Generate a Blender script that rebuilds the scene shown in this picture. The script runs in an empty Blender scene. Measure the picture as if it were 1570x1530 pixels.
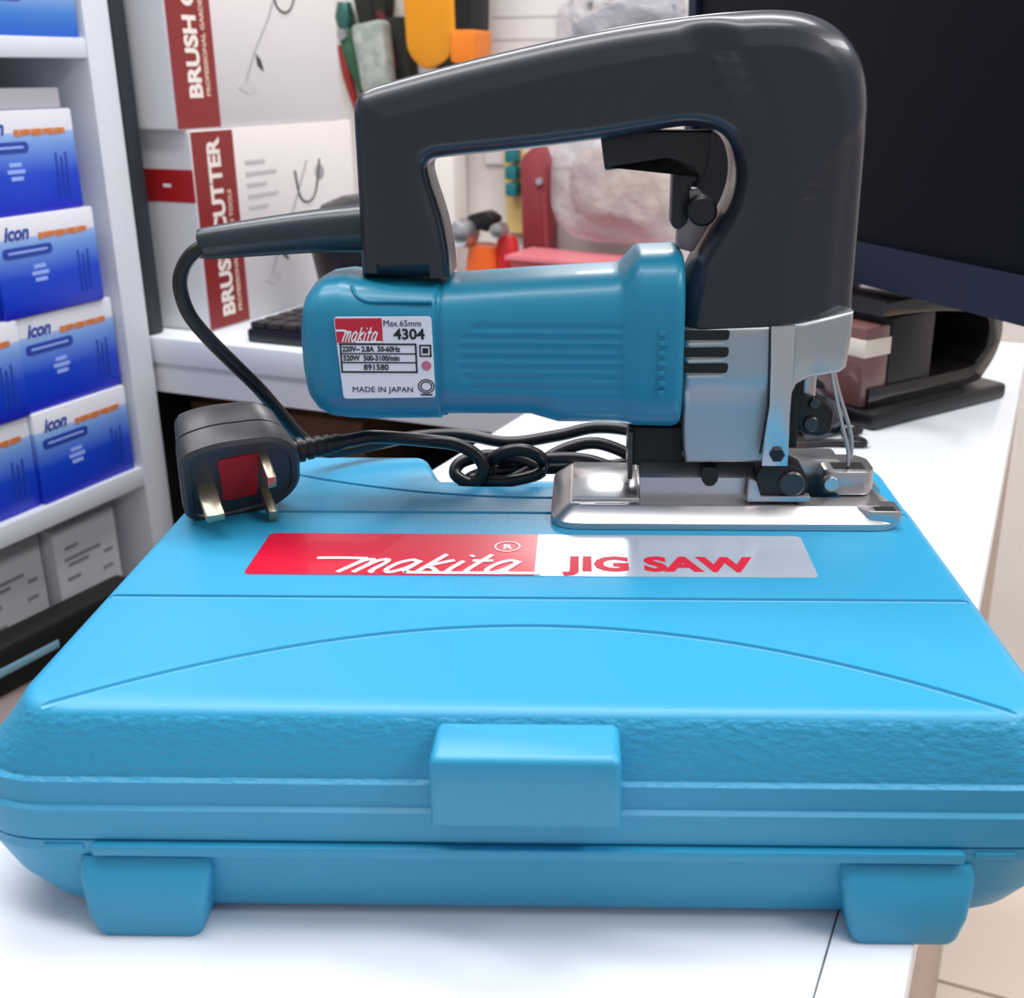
import bpy, bmesh, math, random
from mathutils import Vector, Matrix, Euler
random.seed(4)
S = bpy.context.scene
COL = S.collection
PI = math.pi

# ------------------------------------------------------------------ camera
ZC = 1.015                                  # camera height, desk top is 0.75
cam = bpy.data.objects.new('camera', bpy.data.cameras.new('camera'))
COL.objects.link(cam)
cam.location = (0, 0, ZC)
cam.rotation_euler = (math.radians(90 - 20.3), 0, math.radians(22.5))
cam.data.sensor_width = 36; cam.data.sensor_fit = 'HORIZONTAL'
cam.data.lens = 1780 / 1570 * 36
cam.data.shift_x = (785 - 870) / 1570
cam.data.clip_start = 0.02
cam.data.dof.use_dof = True
cam.data.dof.focus_distance = 0.50
cam.data.dof.aperture_fstop = 18
S.camera = cam
# ------------------------------------------------------------------ light
w = bpy.data.worlds.new('world'); S.world = w; w.use_nodes = True
w.node_tree.nodes['Background'].inputs[0].default_value = (0.94, 0.96, 1.0, 1)
w.node_tree.nodes['Background'].inputs[1].default_value = 0.4
def area(name, loc, rot, sx, sy, e, col=(1, 1, 1)):
    l = bpy.data.lights.new(name, 'AREA'); l.shape = 'RECTANGLE'
    l.size = sx; l.size_y = sy; l.energy = e; l.color = col
    o = bpy.data.objects.new(name, l); COL.objects.link(o)
    o.location = loc; o.rotation_euler = [math.radians(a) for a in rot]
    return o
area('ceiling_and_fill_light', (-0.6, 1.0, 2.5), (0, 0, 0), 2.2, 0.3, 38)
area('ceiling_and_fill_light', (-0.7, 0.2, 2.5), (0, 0, 0), 2.2, 0.3, 20)
area('ceiling_and_fill_light', (1.3, 0.9, 2.3), (0, 42, 0), 0.3, 2.0, 26)  # added fill lamp, tilted left to brighten the shelf fronts
g = area('ceiling_and_fill_light', (-1.69, 4.52, 2.6), (0, 0, 22.5), 0.55, 2.4, 60)
S.view_settings.view_transform = 'Standard'
S.view_settings.look = 'None'
S.view_settings.gamma = 1
S.view_settings.use_curve_mapping = False
S.view_settings.exposure = 0.08

# ------------------------------------------------------------------ materials
def lin(c):
    return tuple(((v/255)/12.92 if v/255 <= .04045 else ((v/255+.055)/1.055)**2.4) for v in c) + (1,)
def mat(name, rgb, rough=.5, metal=0, bump=None, spec=.5, coat=0, alpha=1, trans=0, aniso=None):
    m = bpy.data.materials.new(name); m.use_nodes = True
    nt = m.node_tree; b = nt.nodes['Principled BSDF']
    b.inputs['Base Color'].default_value = lin(rgb)
    b.inputs['Roughness'].default_value = rough
    b.inputs['Metallic'].default_value = metal
    b.inputs['Specular IOR Level'].default_value = spec
    b.inputs['Coat Weight'].default_value = coat
    b.inputs['Alpha'].default_value = alpha
    b.inputs['Transmission Weight'].default_value = trans
    if bump:
        sc, st, dist = bump
        tc = nt.nodes.new('ShaderNodeTexCoord'); n = nt.nodes.new('ShaderNodeTexNoise')
        bp = nt.nodes.new('ShaderNodeBump')
        mp = nt.nodes.new('ShaderNodeMapping')
        if aniso: mp.inputs['Scale'].default_value = aniso
        nt.links.new(tc.outputs['Object'], mp.inputs[0]); nt.links.new(mp.outputs[0], n.inputs['Vector'])
        n.inputs['Scale'].default_value = sc; n.inputs['Detail'].default_value = 3
        bp.inputs['Strength'].default_value = st; bp.inputs['Distance'].default_value = dist
        nt.links.new(n.outputs['Fac'], bp.inputs['Height']); nt.links.new(bp.outputs[0], b.inputs['Normal'])
    return m
def vary(m, rgb2, scale, lo=.4, hi=.6, detail=3):
    nt = m.node_tree; b = nt.nodes['Principled BSDF']
    tc = nt.nodes.new('ShaderNodeTexCoord'); n = nt.nodes.new('ShaderNodeTexNoise'); r = nt.nodes.new('ShaderNodeValToRGB')
    n.inputs['Scale'].default_value = scale; n.inputs['Detail'].default_value = detail
    r.color_ramp.elements[0].position = lo; r.color_ramp.elements[1].position = hi
    r.color_ramp.elements[0].color = b.inputs['Base Color'].default_value; r.color_ramp.elements[1].color = lin(rgb2)
    nt.links.new(tc.outputs['Object'], n.inputs[0]); nt.links.new(n.outputs['Fac'], r.inputs[0]); nt.links.new(r.outputs[0], b.inputs['Base Color'])
    return m
def gradz(m, stops, axis='Z'):
    """printed colour blend along the box height (object space, metres)"""
    nt = m.node_tree; b = nt.nodes['Principled BSDF']
    tc = nt.nodes.new('ShaderNodeTexCoord'); s = nt.nodes.new('ShaderNodeSeparateXYZ'); r = nt.nodes.new('ShaderNodeValToRGB')
    mr = nt.nodes.new('ShaderNodeMapRange')
    mr.inputs['From Min'].default_value = stops[0][0]; mr.inputs['From Max'].default_value = stops[-1][0]
    nt.links.new(tc.outputs['Object'], s.inputs[0]); nt.links.new(s.outputs[axis], mr.inputs[0]); nt.links.new(mr.outputs[0], r.inputs[0])
    span = stops[-1][0] - stops[0][0]
    while len(r.color_ramp.elements) < len(stops): r.color_ramp.elements.new(.5)
    for e, (p, c) in zip(r.color_ramp.elements, stops):
        e.position = (p - stops[0][0]) / span; e.color = lin(c)
    nt.links.new(r.outputs[0], b.inputs['Base Color'])
    return m

CASE_TOP = mat('case_plastic_smooth', (42, 147, 189), .42, bump=(900, .12, .0006))
CASE_TEX = mat('case_plastic_grained', (42, 147, 189), .42, bump=(420, .6, .0014), aniso=(.6, 1, 1.2))
CASE_LOW = mat('case_plastic_shell', (42, 147, 189), .4, bump=(700, .08, .0006))
TEAL = mat('teal_motor_plastic', (24, 130, 164), .38, coat=.1)
NAVY = mat('glossy_dark_housing', (31, 33, 46), .32, coat=.25)
BLACK = mat('black_plastic', (17, 17, 21), .38)
BLACKM = mat('matt_black', (11, 11, 13), .6)
GUARD = mat('cord_sleeve_rubber', (38, 48, 58), .3)
CABLE = mat('black_cable_sheath', (20, 18, 24), .36)
SILVER = mat('cast_aluminium', (176, 180, 184), .42, .85, bump=(900, .08, .0004))
SILVERB = mat('bright_aluminium', (205, 205, 208), .28, .9)
STEEL = mat('steel_plate', (196, 192, 194), .3, .9)
STEELD = mat('dark_steel', (84, 80, 78), .35, .9)
CREAM = mat('cream_inner_plastic', (190, 180, 165), .4)
REDL = mat('red_sticker', (205, 16, 52), .3, coat=.3)
SILL = mat('silver_sticker', (196, 208, 224), .16, .4)
WHITEL = mat('white_label', (236, 236, 244), .45)
INK = mat('black_ink', (25, 25, 30), .6)
INKW = mat('white_ink', (248, 246, 248), .5)
INKR = mat('red_ink', (196, 18, 50), .5)
INKP = mat('pink_ink', (200, 110, 140), .5)
DESK = mat('white_desk_laminate', (232, 236, 243), .22)
SHELF = mat('white_shelf_laminate', (212, 215, 224), .4)
BRASS = mat('plated_brass_pin', (176, 166, 146), .3, .9)
FUSE = mat('red_plug_label', (168, 8, 12), .5)
WALL = vary(mat('cream_wall', (226, 218, 212), .8), (214, 206, 202), 3)
FLOORM = mat('floor_tile', (222, 204, 190), .35)
MAROON = mat('maroon_print', (132, 30, 33), .45)
REDB = mat('red_print', (176, 20, 28), .45)
CARD = mat('white_carton', (226, 226, 230), .55)
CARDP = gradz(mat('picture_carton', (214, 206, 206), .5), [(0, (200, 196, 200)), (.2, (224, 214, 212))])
PRINTG = mat('grey_print', (150, 146, 150), .6)
PRINTL = mat('light_grey_print', (192, 186, 190), .6)
ORANGEP = mat('orange_print', (206, 120, 60), .5)
BLUEP = mat('navy_print', (28, 62, 160), .5)
LBLUEP = mat('light_blue_print', (150, 175, 240), .5)
BLUEBOX = gradz(mat('blue_carton', (20, 60, 200), .38), [(0, (24, 30, 190)), (.012, (10, 58, 208)), (.035, (20, 70, 205)), (.062, (110, 150, 215)), (.071, (150, 178, 222)), (.0715, (212, 212, 224)), (.09, (222, 222, 230))])

# ------------------------------------------------------------------ helpers
def tag(o, label, cat, group=None, kind=None):
    if label: o['label'] = label
    if cat: o['category'] = cat
    if group: o['group'] = group
    if kind: o['kind'] = kind
    return o
def thing(name, label, cat, loc=(0, 0, 0), rz=0, group=None, rot=None):
    o = bpy.data.objects.new(name, None); COL.objects.link(o); o.empty_display_size = .02
    o.location = loc; o.rotation_euler = rot if rot else (0, 0, rz)
    return tag(o, label, cat, group)
def finish(name, me, m, parent=None, smooth=35, loc=None, rz=0):
    if m and not me.materials: me.materials.append(m)
    if smooth is not None:
        for p in me.polygons: p.use_smooth = True
        me.set_sharp_from_angle(angle=math.radians(smooth))
    o = bpy.data.objects.new(name, me); COL.objects.link(o)
    if parent: o.parent = parent
    if loc: o.location = loc
    if rz: o.rotation_euler = (0, 0, rz)
    return o
def mk(name, vs, fs, m, parent=None, smooth=35, **k):
    me = bpy.data.meshes.new(name); me.from_pydata([tuple(v) for v in vs], [], fs); me.update()
    bm = bmesh.new(); bm.from_mesh(me); bmesh.ops.recalc_face_normals(bm, faces=bm.faces); bm.to_mesh(me); bm.free()
    return finish(name, me, m, parent, smooth, **k)
def frombm(name, bm, m, parent=None, smooth=35, M=None, recalc=True, **k):
    if M is not None: bm.transform(M)
    if recalc: bmesh.ops.recalc_face_normals(bm, faces=bm.faces)
    me = bpy.data.meshes.new(name); bm.to_mesh(me); bm.free()
    return finish(name, me, m, parent, smooth, **k)
def boxbm(x0, x1, y0, y1, z0, z1, bev=0, seg=2):
    bm = bmesh.new(); bmesh.ops.create_cube(bm, size=1)
    for v in bm.verts:
        v.co = Vector(((x0+x1)/2+v.co.x*(x1-x0), (y0+y1)/2+v.co.y*(y1-y0), (z0+z1)/2+v.co.z*(z1-z0)))
    if bev: bmesh.ops.bevel(bm, geom=bm.edges[:], offset=bev, segments=seg, affect='EDGES', profile=.5)
    return bm
def box(name, x0, x1, y0, y1, z0, z1, m, parent=None, bev=0, seg=2, M=None, **k):
    return frombm(name, boxbm(x0, x1, y0, y1, z0, z1, bev, seg), m, parent, M=M, **k)
def merge(bms):
    out = bms[0]
    for b in bms[1:]:
        me = bpy.data.meshes.new('tmp'); b.to_mesh(me); b.free(); out.from_mesh(me); bpy.data.meshes.remove(me)
    return out
def cat_rom(pts, n=8, closed=False):
    pts = [Vector(p) for p in pts]; N = len(pts); out = []
    rng = range(N) if closed else range(N-1)
    for i in rng:
        if closed: a, b, c, d = pts[(i-1) % N], pts[i], pts[(i+1) % N], pts[(i+2) % N]
        else: a, b, c, d = pts[max(i-1, 0)], pts[i], pts[i+1], pts[min(i+2, N-1)]
        for k in range(n):
            t = k/n
            out.append(.5*((2*b)+(c-a)*t+(2*a-5*b+4*c-d)*t*t+(3*b-a-3*c+d)*t**3))
    if not closed: out.append(pts[-1])
    return out
def tubebm(pts, r, seg=12, sub=8, smooth=True, bm=None):
    bm = bm or bmesh.new()
    P = cat_rom(pts, sub) if smooth else [Vector(p) for p in pts]
    n = len(P)
    if callable(r): R = [r(i/(n-1)) for i in range(n)]
    elif isinstance(r, (list, tuple)):
        R = []
        for i in range(n):
            t = i/(n-1)*(len(r)-1); k = min(int(t), len(r)-2); R.append(r[k]*(1-(t-k))+r[k+1]*(t-k))
    else: R = [r]*n
    T = (P[1]-P[0]).normalized(); N_ = T.orthogonal().normalized(); rings = []
    for i, p in enumerate(P):
        t = (P[min(i+1, n-1)]-P[max(i-1, 0)]).normalized()
        N_ = (N_-t*N_.dot(t)).normalized(); B = t.cross(N_)
        rings.append([bm.verts.new(p+(N_*math.cos(a)+B*math.sin(a))*R[i]) for a in [2*PI*j/seg for j in range(seg)]])
    for a, b in zip(rings, rings[1:]):
        for j in range(seg): bm.faces.new((a[j], a[(j+1) % seg], b[(j+1) % seg], b[j]))
    bm.faces.new(rings[0][::-1]); bm.faces.new(rings[-1])
    return bm
def tube(name, pts, r, m, parent=None, seg=12, sub=8, smooth=True, M=None, **k):
    return frombm(name, tubebm(pts, r, seg, sub, smooth), m, parent, smooth=50, M=M, **k)
def lathebm(prof, axis='Z', c=(0, 0, 0), seg=32):
    """prof: (r, h) pairs"""
    bm = bmesh.new(); rings = []
    for r, h in prof:
        ring = []
        for j in range(seg):
            a = 2*PI*j/seg; u, v = r*math.cos(a), r*math.sin(a)
            p = {'Z': (u, v, h), 'Y': (u, h, v), 'X': (h, u, v)}[axis]
            ring.append(bm.verts.new(Vector(p)+Vector(c)))
        rings.append(ring)
    for a, b in zip(rings, rings[1:]):
        for j in range(seg): bm.faces.new((a[j], a[(j+1) % seg], b[(j+1) % seg], b[j]))
    bm.faces.new(rings[0][::-1]); bm.faces.new(rings[-1])
    return bm
def lathe(name, prof, m, parent=None, axis='Z', c=(0, 0, 0), seg=32, M=None, **k):
    return frombm(name, lathebm(prof, axis, c, seg), m, parent, M=M, **k)
def roundpoly(pts, r, n=6):
    """2D polygon with each corner rounded; r number or list"""
    out = []; N = len(pts)
    for i in range(N):
        a, b, c = Vector(pts[i-1]), Vector(pts[i]), Vector(pts[(i+1) % N])
        rr = r[i] if isinstance(r, (list, tuple)) else r
        if rr <= 0: out.append(b); continue
        u, v = (a-b), (c-b); rr = min(rr, u.length*.49, v.length*.49)
        p, q = b+u.normalized()*rr, b+v.normalized()*rr
        for k in range(n+1):
            t = k/n; out.append(p*(1-t)**2+b*2*t*(1-t)+q*t*t)
    return out
def offs(P, d):
    """offset a dense CCW loop outward by d"""
    out = []; N = len(P)
    for i in range(N):
        e1 = (P[i]-P[i-1]); e2 = (P[(i+1) % N]-P[i])
        n1 = Vector((e1.y, -e1.x)).normalized() if e1.length > 1e-9 else None
        n2 = Vector((e2.y, -e2.x)).normalized() if e2.length > 1e-9 else n1
        if n1 is None: n1 = n2
        n = (n1+n2); n = n.normalized() if n.length > 1e-6 else n1
        out.append(P[i]+n*d/max(n.dot(n1), .5))
    return out
def loft(levels, base, place=lambda p, h: (p.x, p.y, h), capmat=None):
    bm = bmesh.new(); rings = []
    for o, h in levels:
        L = offs(base, o) if abs(o) > 1e-9 else base
        rings.append([bm.verts.new(place(p, h)) for p in L])
    n = len(base)
    for a, b in zip(rings, rings[1:]):
        for j in range(n): bm.faces.new((a[j], a[(j+1) % n], b[(j+1) % n], b[j]))
    f0 = bm.faces.new(rings[0][::-1]); f1 = bm.faces.new(rings[-1])
    return bm, f0, f1
def prism(name, pts, h0, h1, m, parent=None, plane='XZ', bev=0, M=None, seg=2, **k):
    """2D outline extruded; XZ: along y, XY: along z, YZ: along x"""
    P = [Vector(p) for p in pts]
    A = sum(P[i-1].x*P[i].y-P[i].x*P[i-1].y for i in range(len(P)))
    if A < 0: P = P[::-1]
    pl = {'XZ': lambda p, h: (p.x, h, p.y), 'XY': lambda p, h: (p.x, p.y, h), 'YZ': lambda p, h: (h, p.x, p.y)}[plane]
    lo, hi = min(h0, h1), max(h0, h1)
    if bev:
        lv = [(-bev*(1-math.sin(a)), lo+bev*(1-math.cos(a))) for a in [PI/2*q/seg for q in range(seg+1)]]
        lv += [(-bev*(1-math.sin(a)), hi-bev*(1-math.cos(a))) for a in [PI/2*(seg-q)/seg for q in range(seg+1)]]
    else: lv = [(0, lo), (0, hi)]
    bm, _, _ = loft(lv, P, pl)
    return frombm(name, bm, m, parent, M=M, **k)
def slab(name, outline, holes, half, m, parent, bevel, grid, thick, yc=0, bres=5, sa=62):
    """rounded-edge slab in XZ whose half thickness is thick(x, z) (all millimetres, written in metres)"""
    cu = bpy.data.curves.new(name, 'CURVE'); cu.dimensions = '2D'; cu.fill_mode = 'BOTH'
    for L in [outline]+holes:
        sp = cu.splines.new('POLY'); sp.points.add(len(L)-1); sp.use_cyclic_u = True
        for p, q in zip(sp.points, L): p.co = (q[0], q[1], 0, 1)
    cu.extrude = half-bevel; cu.bevel_depth = bevel; cu.offset = -bevel; cu.bevel_resolution = bres
    o = bpy.data.objects.new('tmp', cu); COL.objects.link(o)
    dg = bpy.context.evaluated_depsgraph_get(); me = bpy.data.meshes.new_from_object(o.evaluated_get(dg))
    bpy.data.objects.remove(o); bpy.data.curves.remove(cu); me.materials.clear()
    bm = bmesh.new(); bm.from_mesh(me); bpy.data.meshes.remove(me)
    bmesh.ops.remove_doubles(bm, verts=bm.verts, dist=1e-3)
    xs = [v.co.x for v in bm.verts]; ys = [v.co.y for v in bm.verts]
    bm.normal_update()
    for ax, lo, hi in ((0, min(xs), max(xs)), (1, min(ys), max(ys))):
        t = lo+grid
        while t < hi:
            no = Vector((1, 0, 0)) if ax == 0 else Vector((0, 1, 0))
            caps = [f for f in bm.faces if abs(f.normal.z) > .999 and abs(abs(f.verts[0].co.z)-half) < 1e-3]
            es = {e for f in caps for e in f.edges}; vv = {v for f in caps for v in f.verts}
            bmesh.ops.bisect_plane(bm, geom=list(vv)+list(es)+caps, plane_co=no*t, plane_no=no, dist=1e-4)
            t += grid
    for v in bm.verts:
        x, z, y = v.co
        k = thick(x, z)/half
        v.co = Vector((x, yc+y*k, z))*.001
    bmesh.ops.dissolve_degenerate(bm, dist=1e-6, edges=bm.edges[:])
    return frombm(name, bm, m, parent, smooth=sa)
def boolcut(o, cutters):
    """cut meshes away and store the result in the object"""
    for c in cutters:
        md = o.modifiers.new('cut', 'BOOLEAN'); md.operation = 'DIFFERENCE'; md.solver = 'EXACT'; md.object = c
    dg = bpy.context.evaluated_depsgraph_get(); dg.update()
    me = bpy.data.meshes.new_from_object(o.evaluated_get(dg))
    o.modifiers.clear(); o.data = me
    for c in cutters:
        bpy.data.objects.remove(c)
    return o
def text(name, s, size, m, parent, M, bold=0, shear=0, sx=1, align='LEFT', th=.00012, spacing=1):
    cu = bpy.data.curves.new(name, 'FONT'); cu.body = s; cu.size = size; cu.offset = bold; cu.shear = shear
    cu.align_x = align; cu.extrude = th; cu.resolution_u = 3; cu.space_character = spacing
    o = bpy.data.objects.new('tmp', cu); COL.objects.link(o)
    dg = bpy.context.evaluated_depsgraph_get(); me = bpy.data.meshes.new_from_object(o.evaluated_get(dg))
    bpy.data.objects.remove(o); bpy.data.curves.remove(cu); me.materials.clear()
    me.transform(M @ Matrix.Diagonal((sx, 1, 1, 1)))
    return finish(name, me, m, parent, None)
def strokes(name, lines, wd, m, parent, M, th=.00015):
    """flat pen strokes in 2D"""
    bm = bmesh.new()
    for li, L in enumerate(lines):
        th += 2e-6
        P = [p.to_2d() for p in cat_rom([(x, y, 0) for x, y in L], 5)] if len(L) > 2 else [Vector(p) for p in L]
        a, b = [], []
        for i, p in enumerate(P):
            t = (P[min(i+1, len(P)-1)]-P[max(i-1, 0)]).normalized(); n = Vector((-t.y, t.x))*wd/2
            a.append(bm.verts.new((p.x+n.x, p.y+n.y, th))); b.append(bm.verts.new((p.x-n.x, p.y-n.y, th)))
        for i in range(len(P)-1): bm.faces.new((b[i], b[i+1], a[i+1], a[i]))
    return frombm(name, bm, m, parent, None, M=M, recalc=False)
# script-style logo, unit height about 1, x from 0 to 5.3
def LOGO():
    sl = .45
    def s(L): return [(x+sl*y, y) for x, y in L]
    return [
        [(-.75, .95), (.0, .97), (.75, .93)],
        s([(.3, .9), (.05, .0)]), s([(.05, .0), (.3, .75), (.55, .86), (.62, .6), (.5, 0)]), s([(.5, .0), (.72, .75), (.98, .86), (1.04, .6), (.95, .12), (1.1, 0)]),
        s([(1.95, .72), (1.7, .85), (1.42, .6), (1.35, .2), (1.55, .02), (1.85, .3), (2.0, .8)]), s([(2.0, .8), (1.92, .15), (2.1, .02)]),
        s([(2.5, 1.25), (2.3, 0)]), s([(2.95, .85), (2.42, .45), (2.62, .3), (2.95, 0)]),
        s([(3.25, .8), (3.15, .1), (3.35, .02)]), s([(3.3, 1.1), (3.32, 1.2)]),
        s([(3.85, 1.25), (3.68, .15), (3.85, .02)]), s([(3.5, .82), (4.1, .82)]),
        s([(4.85, .72), (4.6, .85), (4.32, .6), (4.25, .2), (4.45, .02), (4.75, .3), (4.9, .8)]), s([(4.9, .8), (4.8, .15), (5.0, .02), (5.3, .0)]),
        [(2.0, .02), (2.4, .0), (5.9, .0)],
    ]
def sm(a, b, x):
    t = max(0, min(1, (x-a)/(b-a))); return t*t*(3-2*t)
def lerp_tab(tab, z):
    tab = sorted(tab)
    if z <= tab[0][0]: return tab[0][1]
    for (a, u), (b, v) in zip(tab, tab[1:]):
        if z <= b: return u+(v-u)*(z-a)/(b-a)
    return tab[-1][1]
def dup(root, loc=None, rz=None, label=None, group=None):
    r = root.copy(); COL.objects.link(r)
    if loc is not None: r.location = loc
    if rz is not None: r.rotation_euler = (0, 0, rz)
    if label: r['label'] = label
    if group: r['group'] = group
    for ch in list(root.children):
        c = ch.copy(); COL.objects.link(c); c.parent = r
        for g in list(ch.children):
            d = g.copy(); COL.objects.link(d); d.parent = c
    return r

# ================================================================== room shell
def struct(o): o['kind'] = 'structure'; return o
# tiled floor
nt = FLOORM.node_tree; b = nt.nodes['Principled BSDF']
tc = nt.nodes.new('ShaderNodeTexCoord'); br = nt.nodes.new('ShaderNodeTexBrick'); br.offset = 0
br.inputs['Scale'].default_value = 1; br.inputs['Brick Width'].default_value = .4; br.inputs['Row Height'].default_value = .4
br.inputs['Mortar Size'].default_value = .003; br.inputs['Color1'].default_value = lin((224, 208, 194)); br.inputs['Color2'].default_value = lin((218, 202, 190)); br.inputs['Mortar'].default_value = lin((150, 128, 116))
mp = nt.nodes.new('ShaderNodeMapping'); mp.inputs['Location'].default_value = (.12, .02, 0)
nt.links.new(tc.outputs['Object'], mp.inputs[0]); nt.links.new(mp.outputs[0], br.inputs[0]); nt.links.new(br.outputs['Color'], b.inputs['Base Color'])
struct(box('floor', -4, 3, -1, 6.5, -.02, 0, FLOORM))
struct(box('wall_back', -4, 3, 1.9, 1.96, 0, 1.31, WALL))
struct(box('wall_far', -4, 3, 6.5, 6.58, 0, 2.8, WALL))
struct(box('wall_left', -4.08, -4, -1, 6.5, 0, 2.8, WALL))

# ================================================================== desk
SIDE = mat('desk_side_laminate', (168, 146, 132), .5)
EDGE = mat('white_edge_band', (224, 224, 230), .35)
desk = thing('desk', 'white laminate desk top with brown side panel under the turquoise case', 'desk', (-.2, .6, 0))
def dp(name, x0, x1, y0, y1, z0, z1, m, **k):
    return box(name, x0+.2, x1+.2, y0-.6, y1-.6, z0, z1, m, desk, **k)
dp('desk_top', -.385, -.012, .05, 1.27, .72, .75, DESK, bev=.0012)
dp('side_panel', -.0355, -.0125, .1, 1.2, 0, .7195, SIDE)
for x in (-.37,): dp('side_panel', x, x+.02, .1, .9, 0, .7195, BLACKM)
dp('joint_line', -.0377, -.0372, .052, .43, .7495, .7502, BLACKM)
ctr = thing('counter', 'white back counter holding the brush cutter cartons and the keyboard', 'counter', (-.9, 1.15, 0))
def cp(name, x0, x1, y0, y1, z0, z1, m, **k):
    return box(name, x0+.9, x1+.9, y0-1.15, y1-1.15, z0, z1, m, ctr, **k)
cp('counter_top', -1.3, -.3855, .950, 1.38, .722, .75, DESK, bev=.0012)
cp('counter_apron', -.93, -.3855, .953, .975, .690, .7215, EDGE)
cp('back_panel', -1.3, -.3855, 1.35, 1.37, 0, .7215, BLACKM)  # matt black stands in for the shade under the counter
cp('support_leg', -.93, -.90, .98, 1.345, 0, .7215, BLACKM)
cp('support_leg', -.42, -.39, 1.0, 1.345, 0, .7215, BLACKM)
cb = thing('cardboard_box', 'brown cardboard box on the floor under the back counter', 'box', (-.80, 1.12, 0))
box('carton', -.09, .14, -.1, .12, 0, .66, mat('kraft_board', (116, 82, 58), .8), cb, bev=.003)
box('tape', -.03, .03, -.1008, .1208, 0, .6608, mat('brown_tape', (90, 60, 40), .4), cb)
tag(box('counter_shade_block', -.11, .11, -.13, .13, 0, .6, BLACKM, bev=.01, loc=(-.54, 1.17, 0)), 'added matt black cabinet in the dark space under the back counter', 'filler')  # dark block added to make the shaded space under the counter

# ================================================================== carrying case (local frame: origin at base centre, metres)
TH = math.radians(21.6)
def CF(x, y): return Vector((x*math.cos(TH)-y*math.sin(TH), x*math.sin(TH)+y*math.cos(TH)))
cx, cy = -.018, .4485
p = CF(cx, cy)
case = thing('carrying_case', 'turquoise plastic carrying case with red and silver sticker, lying under the power tool', 'case', (p.x, p.y, .75), TH)
HX, HY = .166, .1285
def case_outline(rc=.026):
    notch = [(.066, HY), (.052, HY-.044), (-.052, HY-.044), (-.066, HY)]
    pts = [(-HX, -HY), (HX, -HY), (HX, HY)]+notch+[(-HX, HY)]
    return roundpoly(pts, [.020, .020, rc, .006, .016, .016, .006, rc], 10)
O = case_outline()
def widen(bm):
    for v in bm.verts:
        v.co.x += (1 if v.co.x > 0 else -1)*sm(.05, .16, abs(v.co.x))*(.0080*(1-sm(.050, .073, v.co.z))-.020*max(0, 1-v.co.z/.031)**1.6)
# lid
prof = [(.0100, .0333), (.0112, .0338), (.0112, .0445), (.0095, .0455), (.0090, .0535), (.0073, .0545), (.0062, .0590), (.0040, .0655), (.0022, .0700), (.0006, .0730), (-.0012, .0744), (-.0036, .0750)]
bm, f0, f1 = loft(prof, O)
widen(bm)
bm.faces.ensure_lookup_table()
for f in bm.faces:
    zc = f.calc_center_median().z
    f.material_index = 0 if (f is f1 or zc > .0735) else (1 if zc > .0535 else 2)
me = bpy.data.meshes.new('lid'); bmesh.ops.recalc_face_normals(bm, faces=bm.faces); bm.to_mesh(me); bm.free()
for m in (CASE_TOP, CASE_TEX, CASE_LOW): me.materials.append(m)
lid = finish('lid', me, None, case, 30)
def groove(pts, r=.0018, dz=.0004):
    t = tube('cut', [(x, y, .0750+dz) for x, y in pts], r, CASE_TOP, case, seg=8, sub=6); return t
arc = [(-.157+.313*i/14, -.1285+.060*(1-((i-7)/7)**2)) for i in range(15)]
arcb = [(-.152+.304*i/14, .112-.0455*(1-((i-7)/7)**2)) for i in range(15)]
cutters = [groove([(-.1645, -.045), (.1645, -.045)]), groove([(-.1645, .0465), (.1645, .0465)]), groove(arc), groove([(-x, y) for x, y in arcb][::-1])]
boolcut(lid, cutters)
for pz in lid.data.polygons: pz.use_smooth = True
lid.data.set_sharp_from_angle(angle=math.radians(30))
# lower shell
prof = [(.0005, .0022), (.0040, .0030), (.0068, .0065), (.0092, .0160), (.0104, .0285), (.0108, .0290), (.0108, .0328), (.0085, .0332)]
bm, f0, f1 = loft(prof, O)
widen(bm)
frombm('lower_shell', bm, CASE_LOW, case, 30)
rid = box('seam_ridge', -.139, .139, -HY-.0138, -HY-.0100, .0288, .0328, CASE_LOW, case, bev=.0008)
for sx in (-1, 1):
    box('hinge_stub', sx*.149-.0065, sx*.149+.0065, -HY-.0116, -HY-.0095, .0292, .0318, CASE_LOW, case, bev=.0007)
# feet
for sx in (-1, 1):
    c = -.123 if sx < 0 else .122
    F = []
    levels = [(.0165, .0165, 0.0), (.0175, .0172, .002), (.0195, .0178, .010), (.0215, .0150, .022), (.0215, .0115, .027)]
    bm = bmesh.new(); rings = []
    for hw, out, z in levels:
        L = roundpoly([(c-hw, -HY-out), (c+hw, -HY-out), (c+hw, -HY+.02), (c-hw, -HY+.02)], [.004, .004, .001, .001], 4)
        rings.append([bm.verts.new((q.x, q.y, z)) for q in L])
    for a, b_ in zip(rings, rings[1:]):
        n = len(a)
        for j in range(n): bm.faces.new((a[j], a[(j+1) % n], b_[(j+1) % n], b_[j]))
    bm.faces.new(rings[0][::-1]); bm.faces.new(rings[-1])
    frombm('foot', bm, CASE_LOW, case, 30)
    box('rear_foot', c-.018, c+.018, HY-.02, HY+.006, 0, .010, CASE_LOW, case, bev=.002)
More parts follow.
